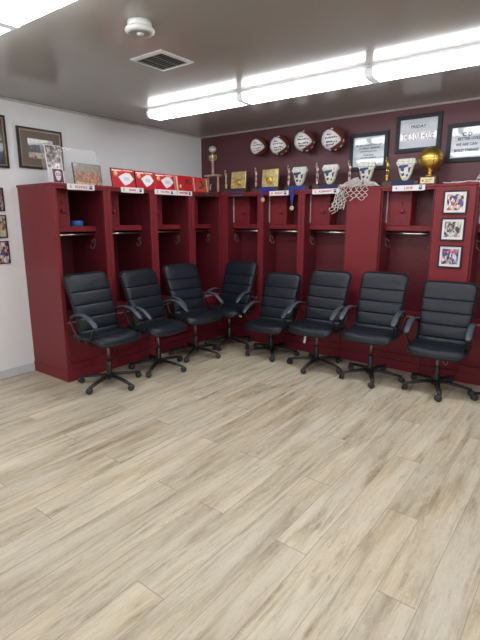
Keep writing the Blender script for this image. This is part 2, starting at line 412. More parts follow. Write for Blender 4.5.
# ------------------------------------------------------------------ lockers
def make_locker(name, label, w, a, b, d, loc, rot, plate=None, rec=.15, first=False, last=False, group='open team lockers', side_l=True):
    """local x along the front, y into the depth, a / b widths of the left and right stiles"""
    t = thing(name, label, 'locker', loc, rot, group)
    R_ = 'locker_red'; ha = max(a-.0, .004)
    g = .0012
    x0, x1 = g, w-g
    mb = MB()                                             # carcass
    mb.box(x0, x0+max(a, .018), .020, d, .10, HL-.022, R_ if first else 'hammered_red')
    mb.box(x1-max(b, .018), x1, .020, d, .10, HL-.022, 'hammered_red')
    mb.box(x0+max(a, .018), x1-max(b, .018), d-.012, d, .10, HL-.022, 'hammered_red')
    mb.build('carcass', t)
    mb = MB()                                             # face frame
    ia, ib = max(a, .006), w-max(b, .006)
    mb.box(x0, ia, 0, .020, .10, HL-.022, R_, bev=.002)
    mb.box(ib, x1, 0, .020, .10, HL-.022, R_, bev=.002)
    mb.box(ia, ib, .001, .020, 1.785, HL-.022, R_)
    mb.box(ia, ib, .001, .020, .10, .165, R_)
    mb.build('face_frame', t)
    mb = MB()
    mb.box(x0-(.010 if first else 0), x1, -.010, d, HL-.022, HL, 'locker_red', bev=.002)
    mb.build('top_board', t)
    mb = MB(); mb.box(x0-(.008 if first else 0), x1, -.008, d, 0, .10, 'locker_red', bev=.002); mb.build('kickboard', t)
    la, lb = max(a, .018)+g, w-max(b, .018)-g
    MB().box(la, lb, .022, .036, .165, .5445, 'locker_red').build('lower_panel', t)
    mb = MB(); mb.box(la, lb, .014, d-.012, .545, .570, 'locker_red')
    mb.box(la, lb, .004, .0138, .470, .562, 'locker_red', bev=.002)
    mb.build('bench_seat', t)
    MB().box(la, lb, .003, .0139, .5625, .572, 'seat_edge_lit', bev=.002).build('bench_edge_light', t, label='pale strip painting light on the bench edge')  # pale strip paints the light caught along the bench's top edge
    # shelf
    mb = MB(); mb.box(la, lb, rec, d-.012, 1.400, 1.452, 'locker_red', bev=.002); mb.build('shelf', t)
    # cubby with a lockable door, open compartment on its right
    dw = .245 if d < .5 else .205
    mb = MB(); mb.box(la+dw-.012, la+dw, rec+.014, d-.012, 1.452, 1.785, 'locker_red')
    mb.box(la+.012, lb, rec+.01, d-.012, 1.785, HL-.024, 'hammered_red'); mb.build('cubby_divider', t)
    mb = MB(); mb.box(la+.002, la+dw, rec, rec+.013, 1.454, 1.80, 'locker_red', bev=.002)
    X0, X1, Z0, Z1 = la+.03, la+dw-.03, 1.485, 1.755
    for q in ((X0, X1, Z0, Z0+.004), (X0, X1, Z1-.004, Z1), (X0, X0+.004, Z0, Z1), (X1-.004, X1, Z0, Z1)):
        mb.box(q[0], q[1], rec-.0025, rec, q[2], q[3], 'dark_red_edge')
    dr = mb.build('cubby_door', t)
    mb = MB()                                             # hasp and keyhole
    mb.box(la+dw*.57, la+dw*.84, rec-.012, rec-.0027, 1.572, 1.589, 'dark_red_edge', bev=.002)
    mb.lathe([(.020, 0), (.020, .014), (.016, .020)], 'locker_red', 16, T=TR(la+dw*.67, rec-.003, 1.592) @ RX_(PI/2))
    mb.build('latch', dr)
    MB().box(la+dw*.62, la+dw*.66, rec-.010, rec-.0027, 1.650, 1.690, 'dark_red_edge').build('key_slot', dr)
    MB().box(la+.004, la+.013, rec-.012, rec-.0005, 1.475, 1.785, 'hinge_metal').build('hinge', dr)
    MB().tube([(la+.0005, rec+.03, 1.372), (lb-.0005, rec+.03, 1.372)], .0095, 'chrome', 14).build('hanging_rod', t)
    for sx, X in ((1, la), (-1, lb)):
        mb = MB(); mb.box(min(X, X+sx*.004), max(X, X+sx*.004), rec+.02, rec+.045, 1.25, 1.33, 'hook_metal')
        mb.tube(smooth_path([(X+sx*.004, rec+.03, 1.315), (X+sx*.03, rec+.03, 1.31), (X+sx*.035, rec+.03, 1.28)]), .003, 'hook_metal', 8)
        mb.tube(smooth_path([(X+sx*.004, rec+.03, 1.265), (X+sx*.02, rec+.03, 1.235), (X+sx*.045, rec+.03, 1.235), (X+sx*.055, rec+.03, 1.265)]), .003, 'hook_metal', 8)
        mb.build('coat_hook', t)
    for p in plate or []:
        x0_, x1_, num, word, mark = p
        nm = 'name_plate'; mb = MB(); zc = 1.803
        if word:
            mb.box(x0_, x1_, -.014, -.0102, zc-.026, zc+.026, 'card_white', bev=.001)
            xc = (x0_+x1_)/2
            pl = mb.build(nm, t, label='white name plate with red lettering')
            lt = MB()
            text_into(lt, num, .034, 'ink_red', TR(x0_+.036, -.0146, zc))
            text_into(lt, word, .032, 'sign_red', TR(xc, -.0146, zc), xscale=1.05)
            for bb in ((x1_-.056, x1_-.028, zc-.016, zc+.018),): lt.box(bb[0], bb[1], -.0155, -.0142, bb[2], bb[3], 'ink_dark')
            lt.box(x1_-.050, x1_-.034, -.0162, -.0156, zc+.002, zc+.010, 'card_white')
            lt.build('lettering', pl)
        else:
            mb.box(x0_, x1_, -.016, -.0102, zc-.022, zc+.012, 'outlet_dark', bev=.002)
            mb.box(x0_+.02, x1_-.03, -.0175, -.0162, zc-.006, zc-.002, 'grey_plastic')
            mb.build(nm, t, label='black name plate')
    return t
# left row: local x -> world +y
H = PI/2
LYS = [-2.595, -2.0245, -1.4315, -.8365, -.3225]
make_locker('locker', 'crimson open locker at the left end, with a blue tape roll on its shelf', LYS[1]-LYS[0], .040, .0435, DL-.002, (DL, LYS[0], 0), H,
            [(.140, .426, '5', 'ECHOLS', '')], first=True)
make_locker('locker', 'crimson open locker behind the second chair from the left', LYS[2]-LYS[1], .0435, .0495, DL-.002, (DL, LYS[1], 0), H,
            [(.160, .450, '3', 'BUSH', '')])
make_locker('locker', 'crimson open locker with two white name plates side by side', LYS[3]-LYS[2], .0495, .0505, DL-.002, (DL, LYS[2], 0), H,
            [(.010, .302, '2', 'WATERS', ''), (.305, .585, '1', 'WATERS', '')])
make_locker('locker', 'crimson open locker in the left row next to the corner', LYS[4]-LYS[3], .0505, .004, DL-.002, (DL, LYS[3], 0), H,
            [(.19, .39, '', '', '')])
# right row
def rlock(label, x0, x1, a, b, plate): return make_locker('locker', label, x1-x0, a, b, DR-.002, (x0, -DR, 0), 0, plate, rec=.13)
rlock('crimson open locker just right of the corner, black plate on top', .602, 1.2025, .094, .0395, [(.16, .39, '', '', '')])
rlock('crimson open locker with the longer blue medal ribbon hanging in front', 1.2025, 1.758, .0395, .041, [(.137, .395, '4', 'SWEAT', '')])
rlock('crimson open locker left of the wide plain red panel', 1.758, 2.302, .041, .0, [(.141, .451, '2', 'ALBRIGHT', '')])
rlock('crimson open locker between the plain panel and the framed photo panel', 2.656, 3.172, .0, .0, [(.118, .424, '4', 'LANE', '')])
rlock('crimson open locker at the far right edge, beyond the framed photos', 3.516, 4.10, .0, .04, None)
def panel(label, x0, x1):
    t = thing('filler_cabinet', label, 'cabinet', (x0, -DR, 0), 0, 'wide flat-fronted cabinets between the lockers')
    w_ = x1-x0; g = .0012
    MB().box(g, w_-g, 0, DR-.002, .10, HL-.022, 'locker_red', bev=.002).build('panel_face', t)
    MB().box(g, w_-g, -.010, DR-.002, HL-.022, HL, 'locker_red', bev=.002).build('top_board', t)
    MB().box(g, w_-g, -.008, DR-.002, 0, .10, 'locker_red', bev=.002).build('kickboard', t)
panel('wide plain crimson cabinet front under the draped white net', 2.302, 2.656)
panel('wide crimson cabinet front carrying three small framed photos', 3.172, 3.516)
panel('crimson end cabinet beyond the right edge of the picture', 4.10, 4.44)
t = thing('corner_cabinet', 'crimson corner cabinet under the tall trophy, between the two locker rows', 'cabinet', (.002, -DR, 0))
MB().box(0, .597, .002, DR-.002, 0, HL-.022, 'locker_red').build('cabinet_body', t)
MB().box(0, .597, .002, DR-.002, HL-.022, HL, 'locker_red').build('top_board', t)

# blue tape roll on the shelf of the first locker
mb = MB(); mb.lathe([(.040, 0), (.056, .0), (.058, .004), (.058, .046), (.056, .05), (.040, .05), (.038, .046), (.038, .004)], 'tape_blue', 28)
t = tag(mb.build('tape_roll', loc=(.386, -2.232, 1.4525)), 'blue roll of tape on the shelf of the leftmost locker', 'tape')

# ------------------------------------------------------------------ office chairs
def sgn(x): return (x > 0)-(x < 0)
def pad_mesh(mb, nu, nv, outline, front, back, m):
    """closed cushion: outline(u,v)->(a,b) in the sheet, front / back give 3-d points"""
    vs = []; fs = []
    for side in (front, back):
        for j in range(nv+1):
            for i in range(nu+1): vs.append(side(math.sin((i/nu*2-1)*PI/2), j/nv))
    n = (nu+1)*(nv+1); W = nu+1
    for j in range(nv):
        for i in range(nu):
            a = j*W+i; fs.append((a, a+1, a+W+1, a+W)); fs.append((n+a, n+a+W, n+a+W+1, n+a+1))
    for i in range(nu):
        fs.append((i, n+i, n+i+1, i+1)); a = nv*W+i; fs.append((a, a+1, n+a+1, n+a))
    for j in range(nv):
        a = j*W; fs.append((a, a+W, n+a+W, n+a)); a = j*W+nu; fs.append((a, n+a, n+a+W, a+W))
    mb.add(vs, fs, m, True)
def make_chair(label):
    t = thing('office_chair', label, 'office chair', (0, 0, 0), 0, 'black office chairs along the lockers')
    # backrest
    SE = [.0, .175, .38, .585, .70+.0, 1.0]
    z0, z1 = .425, .994
    seams = [(.500-z0)/(z1-z0), (.612-z0)/(z1-z0), (.722-z0)/(z1-z0), (.836-z0)/(z1-z0)]
    def axis(v):
        z = z0+(z1-z0)*v; y = .100+.185*v**1.15 - .012*math.sin(v*PI)
        return y, z
    def hw(v):
        h_ = .208+.022*v
        top = max(0, (v-.90)/.10); bot = max(0, (.08-v)/.08)
        h_ -= .066*(1-math.sqrt(max(0, 1-top**2)))+.03*(1-math.sqrt(max(0, 1-bot**2)))
        return h_
    def bfront(u, v):
        y, z = axis(v); h_ = hw(v)
        d = min(abs(v-s) for s in seams)
        gr = math.exp(-(d/.010)**2)
        # pillow bulge inside each channel
        ed = sorted([0]+seams+[1]); k = max(i for i in range(5) if v >= ed[i]-1e-9); q = (v-ed[k])/(ed[k+1]-ed[k])
        bulge = .008*math.sin(min(1, max(0, q))*PI)**.6
        e = 1-abs(u)**16; ev = min(1, (1-v)/.018, v/.03)**.5 if v < 1 and v > 0 else 0
        off = (.024+bulge-.011*gr)*max(0, e)**.5*ev
        wr = .0022*noise.noise(Vector((u*7, v*16, 3)))*e
        return (u*h_, y-.004-off+wr-.018*(1-abs(u)**2)*0+.008*abs(u)**3*.6-.006, z)
    def bback(u, v):
        y, z = axis(v); e = max(0, 1-abs(u)**7)**.5; ev = min(1, (1-v)/.05, v/.05)**.5 if 0 < v < 1 else 0
        return (u*hw(v), y+.004+.016*e*ev+.005*abs(u)**3-.004, z)
    mb = MB(); pad_mesh(mb, 22, 110, None, bfront, bback, 'leather'); back = mb.build('backrest', t)
    # edge piping on the backrest
    pp = []
    for k in range(60): pp.append((-1, .01+.98*k/59))
    P = [Vector((u*hw(v), axis(v)[0]+.010, axis(v)[1])) for u, v in pp]
    P += [Vector((u*hw(.997)/10, axis(1)[0]+.006, z1)) for u in range(-9, 10, 2)]
    P += [Vector((-p_.x, p_.y, p_.z)) for p_ in reversed(P[:60])]
    MB().tube(P, .0035, 'leather_seam', 8).build('piping', back)
    # seat
    sd0, sd1 = -.235, .215
    def shw(s):      # s 0 front .. 1 rear
        y = sd0+(sd1-sd0)*s; f = max(0, (.18-s)/.18); b_ = max(0, (s-.88)/.12)
        return .238-.055*(1-math.sqrt(max(0, 1-f**2)))-.05*(1-math.sqrt(max(0, 1-b_**2)))
    def sy(u, s): return sd0+(sd1-sd0)*s+.020*abs(u)**2.5*(1-s)
    def top(u, s):
        y = sy(u, s); e = max(0, 1-abs(u)**6)**.5
        z = .452+.018*s*0
        fr = max(0, (.22-s)/.22); z -= .040*fr**2
        es = 1 if s > .03 else (s/.03)**.5
        er = 1 if s < .95 else max(0, (1-s)/.05)**.5
        ridge = -.008*math.exp(-((s-.36)/.03)**2)-.006*math.exp(-((s-.74)/.03)**2)
        dish = .010*abs(u)**2
        wr = .003*noise.noise(Vector((u*5, s*7, 9)))
        return (u*shw(s), y, z+(.024+ridge+dish+wr)*e*es*er-.012*(1-e))
    def bot(u, s):
        y = sy(u, s); fr = max(0, (.22-s)/.22)
        e = max(0, 1-abs(u)**6)**.5; es = min(1, s/.04, (1-s)/.04)**.5 if 0 < s < 1 else 0
        return (u*shw(s), y, .440-.040*fr**2-.032*e*es)
    mb = MB(); pad_mesh(mb, 24, 48, None, top, bot, 'leather'); seat = mb.build('seat', t)
    P = []
    for k in range(40): s = .02+.95*(1-k/39); P.append(Vector((-shw(s), sy(1, s), .445-.040*max(0, (.22-s)/.22)**2)))
    P += [Vector((u/10*shw(.02), sy(u/10, .0), .405)) for u in range(-9, 10, 2)]
    P += [Vector((-p_.x, p_.y, p_.z)) for p_ in reversed(P[:40])]
    MB().tube(P, .005, 'leather_seam', 8).build('piping', seat)
    # under-seat mechanism + lever
    mb = MB(); mb.box(-.08, .08, -.10, .12, .375, .407, 'black_plastic', bev=.008)
    mb.tube(smooth_path([(0, .10, .385), (0, .17, .392), (0, .20, .45), (0, .195, .55)]), .012, 'black_plastic', 10, flat=((1, 0, 0), .006))
    mb.build('tilt_mechanism', t)
    MB().tube(smooth_path([(-.075, -.02, .39), (-.14, -.03, .388), (-.20, -.035, .375)]), .005, 'black_plastic', 8).build('height_lever', t)
    # armrests
    for sx in (-1, 1):
        X = sx*.247
        loop = smooth_path([(X, .205, .600), (X, .130, .640), (X, .03, .657), (X, -.08, .636), (X, -.160, .588), (X, -.132, .53), (X, -.088, .464),
                            (X, -.02, .448), (X, .08, .456), (X, .145, .478), (X, .182, .545)], 5, True)
        def fit(P_):
            return [Vector((q.x-sx*(.012*min(1, max(0, (q.y-.07)/.11))+.012*min(1, max(0, (.52-q.z)/.06))), q.y, q.z)) for q in P_]
        loop = fit(loop)
        mb = MB(); mb.tube(loop, .010, 'black_plastic', 10, closed=True, flat=((1, 0, 0), .008))
        mb.tube([(sx*.175, -.01, .40), (sx*.235, -.01, .405), (X-sx*.012, 0, .438)], .014, 'black_plastic', 8, flat=((0, 1, 0), .006))
        mb.tube([(sx*.175, .09, .40), (sx*.235, .09, .41), (X-sx*.014, .09, .446)], .014, 'black_plastic', 8, flat=((0, 1, 0), .006))
        ar = mb.build('armrest', t)
        padp = smooth_path([(X, .195, .622), (X, .12, .650), (X, .03, .669), (X, -.07, .654), (X, -.148, .610), (X, -.192, .572)], 6)
        padp = fit(padp); n = len(padp); ra = [.026*min(1, .55+1.6*min(i, n-1-i)/n*2) for i in range(n)]; rb = [.0095 if 0 < i < n-1 else .006 for i in range(n)]
        MB().tube(padp, ra, 'arm_plastic', 12, flat=((1, 0, 0), rb)).build('arm_pad', ar)
    # gas column
    mb = MB(); mb.lathe([(.0145, .21), (.0145, .376)], 'steel_column', 16); col_ = mb.build('gas_column', t, label='steel gas column')
    MB().lathe([(.027, .075), (.027, .085), (.025, .22), (.020, .226)], 'black_plastic', 20).build('column_cover', t)
    return t
def make_base(t):
    b = bpy.data.objects.new('star_base', MB().lathe([(.038, .055), (.042, .06), (.040, .098), (.030, .104)], 'black_plastic', 20).mesh('star_base'))
    COL.objects.link(b); b.parent = t
    spoke = MB()
    for k in range(5):
        a = 2*PI*k/5; c, s_ = math.cos(a), math.sin(a)
        P = [(c*r_, s_*r_, z) for r_, z in ((.03, .088), (.12, .083), (.22, .072), (.292, .062))]
        mb = MB(); mb.tube(P, [.026, .024, .021, .018], 'black_plastic', 10, flat=((-s_, c, 0), [.016, .015, .013, .011])); 
        mb.lathe([(.013, .052), (.013, .072)], 'black_plastic', 12, c=(c*.288, s_*.288, 0))
        mb.build('leg', b)
        T = TR(c*.288, s_*.288, 0) @ RZ(a+.7+k*1.1)
        cm = MB()
        for sx in (-1, 1):
            prof = [(.018, 0), (.0275, .002), (.029, .009), (.0275, .016), (.018, .018)]
            cm.lathe(prof, 'caster_plastic', 18, T=T @ TR(.012, sx*.012+(-.009), .029) @ RX_(-PI/2))
        cm.box(-.006, .024, -.012, .012, .030, .053, 'black_plastic', T, bev=.004)
        cm.build('caster', b)
    return b
CH = [(.943, -2.372, 1.584, .033, -.006, 'at the far left, in front of the leftmost locker'),
      (.964, -1.775, 1.572, .011, .20, 'second from the left, its left arm crossing its neighbour'),
      (.941, -1.190, 1.39, .02, .12, 'third from the left, last of the left row'),
      (.985, -.636, .042, .012, 1.21, 'in the inner corner of the lockers'),
      (1.606, -.648, .057, -.088, .357, 'with the lowest backrest, just right of the corner chair'),
      (2.232, -.728, -.006, -.012, -.224, 'with a small white tag hanging under its seat'),
      (2.819, -.727, .035, .011, .16, 'between the tagged chair and the chair below the framed photos'),
      (3.416, -.668, .058, -.037, .064, 'below the small framed photos, cord loop under its seat'),
      (4.04, -.650, .05, 0, 194*PI/180, 'beyond the right edge, only its casters showing')]
proto = make_chair('x'); make_base(proto)
for i, (x, y, a, hz, ba, desc) in enumerate(CH):
    lab = 'black padded leather office chair '+desc
    if i == 0: c = proto; c.location = (x, y, 0); c.rotation_euler = (0, 0, a); c['label'] = lab
    else: c = dup(proto, (x, y, 0), a, lab)
    CH[i] = CH[i]+(c,)
for x, y, a, hz, ba, desc, c in CH:          # seat height and castor-base turn of each chair
    for k in KIDS(c):
        if k.name.startswith('star_base'): k.rotation_euler = (0, 0, ba-a)
        elif k.name.startswith('column_cover'): pass
        else: k.location = (0, 0, hz)
# bits hanging under seats
c6 = CH[5]; c8 = CH[7]
def local(c, lx, ly, z):
    x, y, a = c[0], c[1], c[2]; return (x+math.cos(a)*lx-math.sin(a)*ly, y+math.sin(a)*lx+math.cos(a)*ly, z)
mb = MB(); mb.box(-.011, .011, -.001, .001, -.085, 0, 'tag_white'); mb.tube([(0, 0, 0), (.002, 0, .045)], .0015, 'tag_white', 6)
o = mb.build('hang_tag', c6[6], loc=(-.085, -.09, .365-.022), rot=(0, .12, .3), label='small white paper tag')
mb = MB(); mb.tube(smooth_path([(-.03, 0, .05), (-.025, 0, -.01), (-.005, .005, -.055), (.016, 0, -.05), (.022, 0, -.01), (.012, 0, .05)]), .0035, 'pink_cord', 8)
mb.build('cord_loop', c8[6], loc=(.075, -.08, .33), label='faded pink cord loop')
mb = MB(); mb.box(-.018, .018, -.002, .002, -.028, 0, 'tag_white', bev=.001)
mb.build('hang_tag', CH[3][6], loc=(.15, .02, .395), rot=(.2, .3, .2), label='small white tag')

# ------------------------------------------------------------------ wall basketballs
def make_wall_ball(label, x, z, r, tris, text):
    cy = -r-.012
    t = thing('signed_basketball', label, 'basketball', (x, 0, z), 0, 'signed basketballs mounted on the maroon wall')
    o = MB().sphere((0, cy, 0), r, 'ball_leather', 32, 20).build('ball', t)
    MB().lathe([(.045, 0), (.045, .012), (.03, .03)], 'wood_dark', 20, T=RX_(PI/2)).build('wall_mount', t)
    n = (CAM-Vector((x, cy, z))).normalized(); R = n.cross(Vector((0, 0, 1))).normalized()*-1; U = R.cross(n)*-1
    R = Vector((0, 0, 1)).cross(n).normalized(); U = n.cross(R)
    def sp(u, v, k=1.006):
        d = math.sqrt(max(0.0004, 1-u*u-v*v)); q = (R*u+U*v+n*d).normalized(); return Vector((0, cy, 0))+q*r*k
    def patch(mb, poly, m, k, rings=8):
        cx = sum(p[0] for p in poly)/len(poly); cz = sum(p[1] for p in poly)/len(poly); N_ = len(poly)
        vs = [sp(cx, cz, k)]; fs = []
        for j in range(1, rings+1):
            for a, b in poly: vs.append(sp(cx+(a-cx)*j/rings, cz+(b-cz)*j/rings, k if j < rings else 1.0))
        for i in range(N_): fs.append((0, 1+i, 1+(i+1) % N_))
        for j in range(rings-1):
            for i in range(N_):
                b0 = 1+j*N_; fs.append((b0+i, b0+N_+i, b0+N_+(i+1) % N_, b0+(i+1) % N_))
        mb.add(vs, fs, m, True)
    tri = smooth_path([(-.90, .12, 0), (-.80, .48, 0), (-.45, .73, 0), (-.05, .62, 0), (.40, .30, 0), (.62, .0, 0), (.45, -.22, 0), (0, -.56, 0), (-.40, -.76, 0), (-.78, -.52, 0), (-.90, -.2, 0)], 4, True)
    th = -.05; tri = [((p.x*1.04-.02)*math.cos(th)-p.y*1.04*math.sin(th), p.x*math.sin(th)+p.y*1.04*math.cos(th)) for p in tri]
    mb = MB(); patch(mb, tri, 'ball_white', 1.010, 10)
    if tris:
        for ang in (-75, -108, -40, -8, 100, 135):
            a = math.radians(ang); c_ = (math.cos(a)*.86, math.sin(a)*.86)
            ta, tb = (-math.sin(a), math.cos(a)), (math.cos(a), math.sin(a))
            q = [(c_[0]+ta[0]*s_*.14+tb[0]*h_, c_[1]+ta[1]*s_*.14+tb[1]*h_) for s_, h_ in ((-1, -.03), (-.4, .05), (.4, .05), (1, -.03), (0, -.08))]
            patch(mb, q, 'ball_white', 1.010, 2)
    w_ = mb.build('white_panel', t)
    mb = MB()                                            # handwriting
    random.seed(int(x*100))
    for li, (v0, u0_, u1_) in enumerate(((.42, -.55, -.22), (.18, -.66, .28), (-.14, -.58, .22), (-.36, -.55, .05))):
        u_ = u0_
        while u_ < u1_:
            L_ = random.uniform(.09, .16); P = []
            for k in range(6):
                uu = u_+L_*k/5; P.append(sp(uu, v0+.07*random.uniform(-1, 1)+uu*.1, 1.016))
            mb.tube(P, r*.034, 'ink_dark', 5); u_ += L_+.05
    mb.build('handwriting', w_)
    mb = MB()                                            # seams
    for ax in (0, 1):
        P = []
        for k in range(40):
            a = 2*PI*k/40; q = Vector((math.cos(a), 0, math.sin(a))) if ax else Vector((0.5*math.cos(a), .866*math.cos(a), math.sin(a)))
            P.append(Vector((0, cy, 0))+q*r*1.0)
        mb.tube(P, .0022, 'ball_seam', 5, closed=True)
    mb.build('seam', t)
make_wall_ball('leftmost signed basketball on the maroon wall, plain brown rim', 1.04, 2.365, .106, False, '')
make_wall_ball('second signed basketball from the left on the maroon wall', 1.344, 2.350, .115, True, '')
make_wall_ball('third signed basketball from the left on the maroon wall', 1.680, 2.365, .121, True, '')
make_wall_ball('rightmost signed basketball on the maroon wall, next to the certificates', 2.030, 2.348, .127, True, '')

# ------------------------------------------------------------------ framed certificates on the back wall
def make_frame(name, label, cat, w_, h_, loc, rot, bw=.035, th=.022, frame='frame_black', matw=0, matc='card_white', face='paper_white', group=None, tilt=0, inner=None):
    """local: x across, z up, front towards -y, back at y=0, origin at the picture centre"""
    t = thing(name, label, cat, loc, rot, group)
    mb = MB(); X, Z = w_/2, h_/2
    T = RY_(tilt)
    for (a, b, c, d) in ((-X, X, Z-bw, Z), (-X, X, -Z, -Z+bw)):
        mb.add([(a, -th, c), (b, -th, c), (b, -th, d), (a, -th, d), (a, 0, c), (b, 0, c), (b, 0, d), (a, 0, d)],
               [(0, 1, 2, 3), (4, 7, 6, 5), (0, 4, 5, 1), (1, 5, 6, 2), (2, 6, 7, 3), (3, 7, 4, 0)], frame, False, T)
    for (a, b, c, d) in ((-X, -X+bw, -Z+bw, Z-bw), (X-bw, X, -Z+bw, Z-bw)):
        mb.box(a, b, -th, 0, c, d, frame, T)
    if inner:
        I = bw; q = .012 if w_ > .3 else .004
        for (a, b, c, d) in ((-X+I, X-I, Z-I-q, Z-I), (-X+I, X-I, -Z+I, -Z+I+q), (-X+I, -X+I+q, -Z+I+q, Z-I-q), (X-I-q, X-I, -Z+I+q, Z-I-q)):
            mb.box(a, b, -th+.003, -.002, c, d, inner, T)
    mb.build('frame', t)
    ip = bw; mb = MB(); mb.box(-X+ip, X-ip, -th*.45, -.001, -Z+ip, Z-ip, matc if matw else face, T); b = mb.build('backing_card' if matw else 'certificate', t)
    if matw:
        q = ip+matw; MB().box(-X+q, X-q, -th*.45-.002, -th*.45, -Z+q, Z-q, face, T).build('photo_print', t)
    return t, T, -th*.45-(.002 if matw else 0)
def lines(t, T, y, L_):
    mb = MB()
    for q in L_: text_into(mb, q[0], q[1], q[2], T @ TR(q[3], y-.001, q[4]), xscale=q[5], zscale=q[6] if len(q) > 6 else 1)
    mb.build('lettering', t)
G_ = 'black framed certificates on the maroon wall'
t, T, y = make_frame('framed_certificate', 'black framed certificate hanging left, partly behind a trophy', 'framed certificate', .42, .375, (2.378, -.001, 2.209), 0, .038, group=G_)
lines(t, T, y, [('IN RECOGNITION OF', .026, 'ink_dark', 0, .065, 1.1), ('A GREAT SEASON', .026, 'ink_dark', .01, .033, 1.1), ('presented to the team', .018, 'ink_dark', 0, .003, 1.1), ('OUR GYM', .022, 'ink_dark', 0, -.036, 1.1), ('with pride and gratitude', .016, 'ink_dark', 0, -.06, 1.1)])
t, T, y = make_frame('framed_certificate', 'black framed certificate with tall dark red lettering, highest of three', 'framed certificate', .435, .345, (2.879, -.001, 2.338), 0, .038, group=G_)
lines(t, T, y, [('FRIDAY', .040, 'ink_dark', 0, .062, 1.1), ('THIS IS OUR HOUSE', .042, 'ink_red', 0, -.032, .80, 2.3)])
mb = MB()
for a, b, c, d in ((-.09, .09, .095, .0965), (.09, .0915, .05, .095), (-.0915, -.09, .05, .095)): mb.box(a, b, y-.0015, y-.0003, c, d, 'ink_dark')
mb.build('printed_border', t)
t, T, y = make_frame('framed_certificate', 'black framed certificate cut off by the right edge', 'framed certificate', .44, .345, (3.375, -.001, 2.212), 0, .038, group=G_)
lines(t, T, y, [('C D', .050, 'ink_dark', -.045, .07, 1.0), ('BETTER LIVES', .036, 'ink_dark', -.03, .032, .9), ('WE ARE CAN', .034, 'ink_dark', -.045, -.018, .9), ('BOLD THINGS', .036, 'ink_dark', -.045, -.07, .9)])
# three small framed photos on the wide panel
G_ = 'small black framed photos on the crimson panel'
for (z, face, lab, hd) in ((1.664, 'photo_court', 'top small framed photo of players on the crimson panel', 0), (1.424, 'photo_grey', 'middle small framed photo of a game on the crimson panel', 0),
                           (1.177, 'photo_blue', 'bottom small framed photo with a red headline on the crimson panel', 1)):
    t, T, y = make_frame('framed_photo', lab, 'framed photo', .205, .205, (3.352, -DR-.001, z), 0, .012, .014, matw=.020, face=face, group=G_)
    if hd: lines(t, T, y, [('MADNESS', .034, 'sign_red', 0, .045, .95)])
# left wall pictures (front faces +x)
t, T, y = make_frame('framed_photo', 'large brown matted team photo in a black and gold frame on the white wall', 'framed photo', .455, .37, (.001, -2.325, 2.180), H, .018, .025, matw=.078, matc='mat_board_brown', face='photo_crowd_dark', inner='frame_gold', group='framed pictures on the white wall')
mb = MB(); mb.box(-.128, .128, y-.0015, y-.0003, .035, .088, 'photo_sky'); mb.box(-.128, .128, y-.0015, y-.0003, -.088, -.035, 'photo_yellow'); mb.build('photo_print', t)
t, T, y = make_frame('framed_photo', 'dark picture in a gold-lined frame cut off at the left edge', 'framed photo', .46, .455, (.001, -2.885, 2.205), H, .018, .025, face='photo_navy', inner='frame_gold', group='framed pictures on the white wall')
for z, face, lab in ((1.695, 'photo_stands', 'top small photo on the white wall at the left edge'), (1.452, 'photo_yellow', 'middle small photo on the white wall at the left edge'), (1.213, 'photo_court', 'bottom small photo on the white wall at the left edge')):
    make_frame('framed_photo', lab, 'framed photo', .205, .21, (.001, -2.838, z), H, .008, .016, matw=0, face=face, group='small photos on the white wall')

# ------------------------------------------------------------------ things on top of the left row
LN = math.radians(7)
def lean(z0=HL): return z0
def red_poster(label, y0, y1, h_, x=.50, variant=0):
    w_ = (y1-y0)-.006; t = thing('framed_poster', label, 'poster', (x, (y0+y1)/2, HL+.0015), (-LN, 0, H), 'red posters leaning on top of the left lockers')
    MB().box(-w_/2, w_/2, 0, .012, 0, h_, 'frame_black' if variant < 2 else 'poster_red', bev=.002).build('backing_board', t)
    mb = MB(); b = .007; yf = -.0015
    mb.box(-w_/2+b, w_/2-b, yf, -.0001, b, h_-b, 'poster_red')
    W = w_/2
    if variant < 3:
        shp = [(-.055/.15*W*2*.5-.02, .118), (-.02, .128), (.012, .150), (.04, .142), (W*.62, .150), (W*.92, .105), (W*.62, .050), (.03, .052), (.0, .028), (-.035, .050), (-W*.30, .078)]
        shp = [(-W*.42, .105), (-W*.05, .132), (W*.22, .150), (W*.58, .148), (W*.90, .092), (W*.50, .045), (W*.08, .022), (-W*.12, .050)]
        mb.prism([(a, b_) for a, b_ in shp], yf-.001, yf, 'poster_white')
        mb.box(-.010+W*.1, .06+W*.1, yf-.0015, yf-.001, .072, .108, 'poster_blue')
        mb.lathe([(.026, 0), (.026, .001)], 'poster_gold', 20, T=TR(-W*.62, yf, h_-.055) @ RX_(PI/2))
        mb.box(-W*.9, -W*.1, yf-.001, yf, h_-.028, h_-.016, 'poster_white')
        mb.box(0, W*.85, yf-.001, yf, h_-.024, h_-.012, 'poster_cream')
    elif variant == 3:
        mb.box(-W+.008, -W+.035, yf-.001, yf, .01, h_-.01, 'poster_cream')
        mb.lathe([(.022, 0), (.022, .001)], 'poster_gold', 20, T=TR(-W*.45, yf, .055) @ RX_(PI/2))
        mb.prism([(W*.0, .06), (W*.45, .10), (W*.75, .07), (W*.55, .14), (W*.2, .15)], yf-.001, yf, 'ball_leather')
    else:
        mb.box(-W+.008, -W+.024, yf-.001, yf, .01, h_-.01, 'poster_cream'); mb.box(W-.024, W-.008, yf-.001, yf, .01, h_-.01, 'poster_cream')
        mb.prism([(-W*.5, .05), (W*.1, .04), (W*.6, .09), (W*.1, .15), (-W*.1, .14), (W*.2, .09), (-W*.1, .07)], yf-.001, yf, 'ball_leather')
    mb.build('print', t)
red_poster('red poster with white star shape, leftmost of the red posters', -1.880, -1.578, .19, variant=0)
red_poster('second red poster with white shape from the left, dark edged', -1.576, -1.304, .185, variant=1)
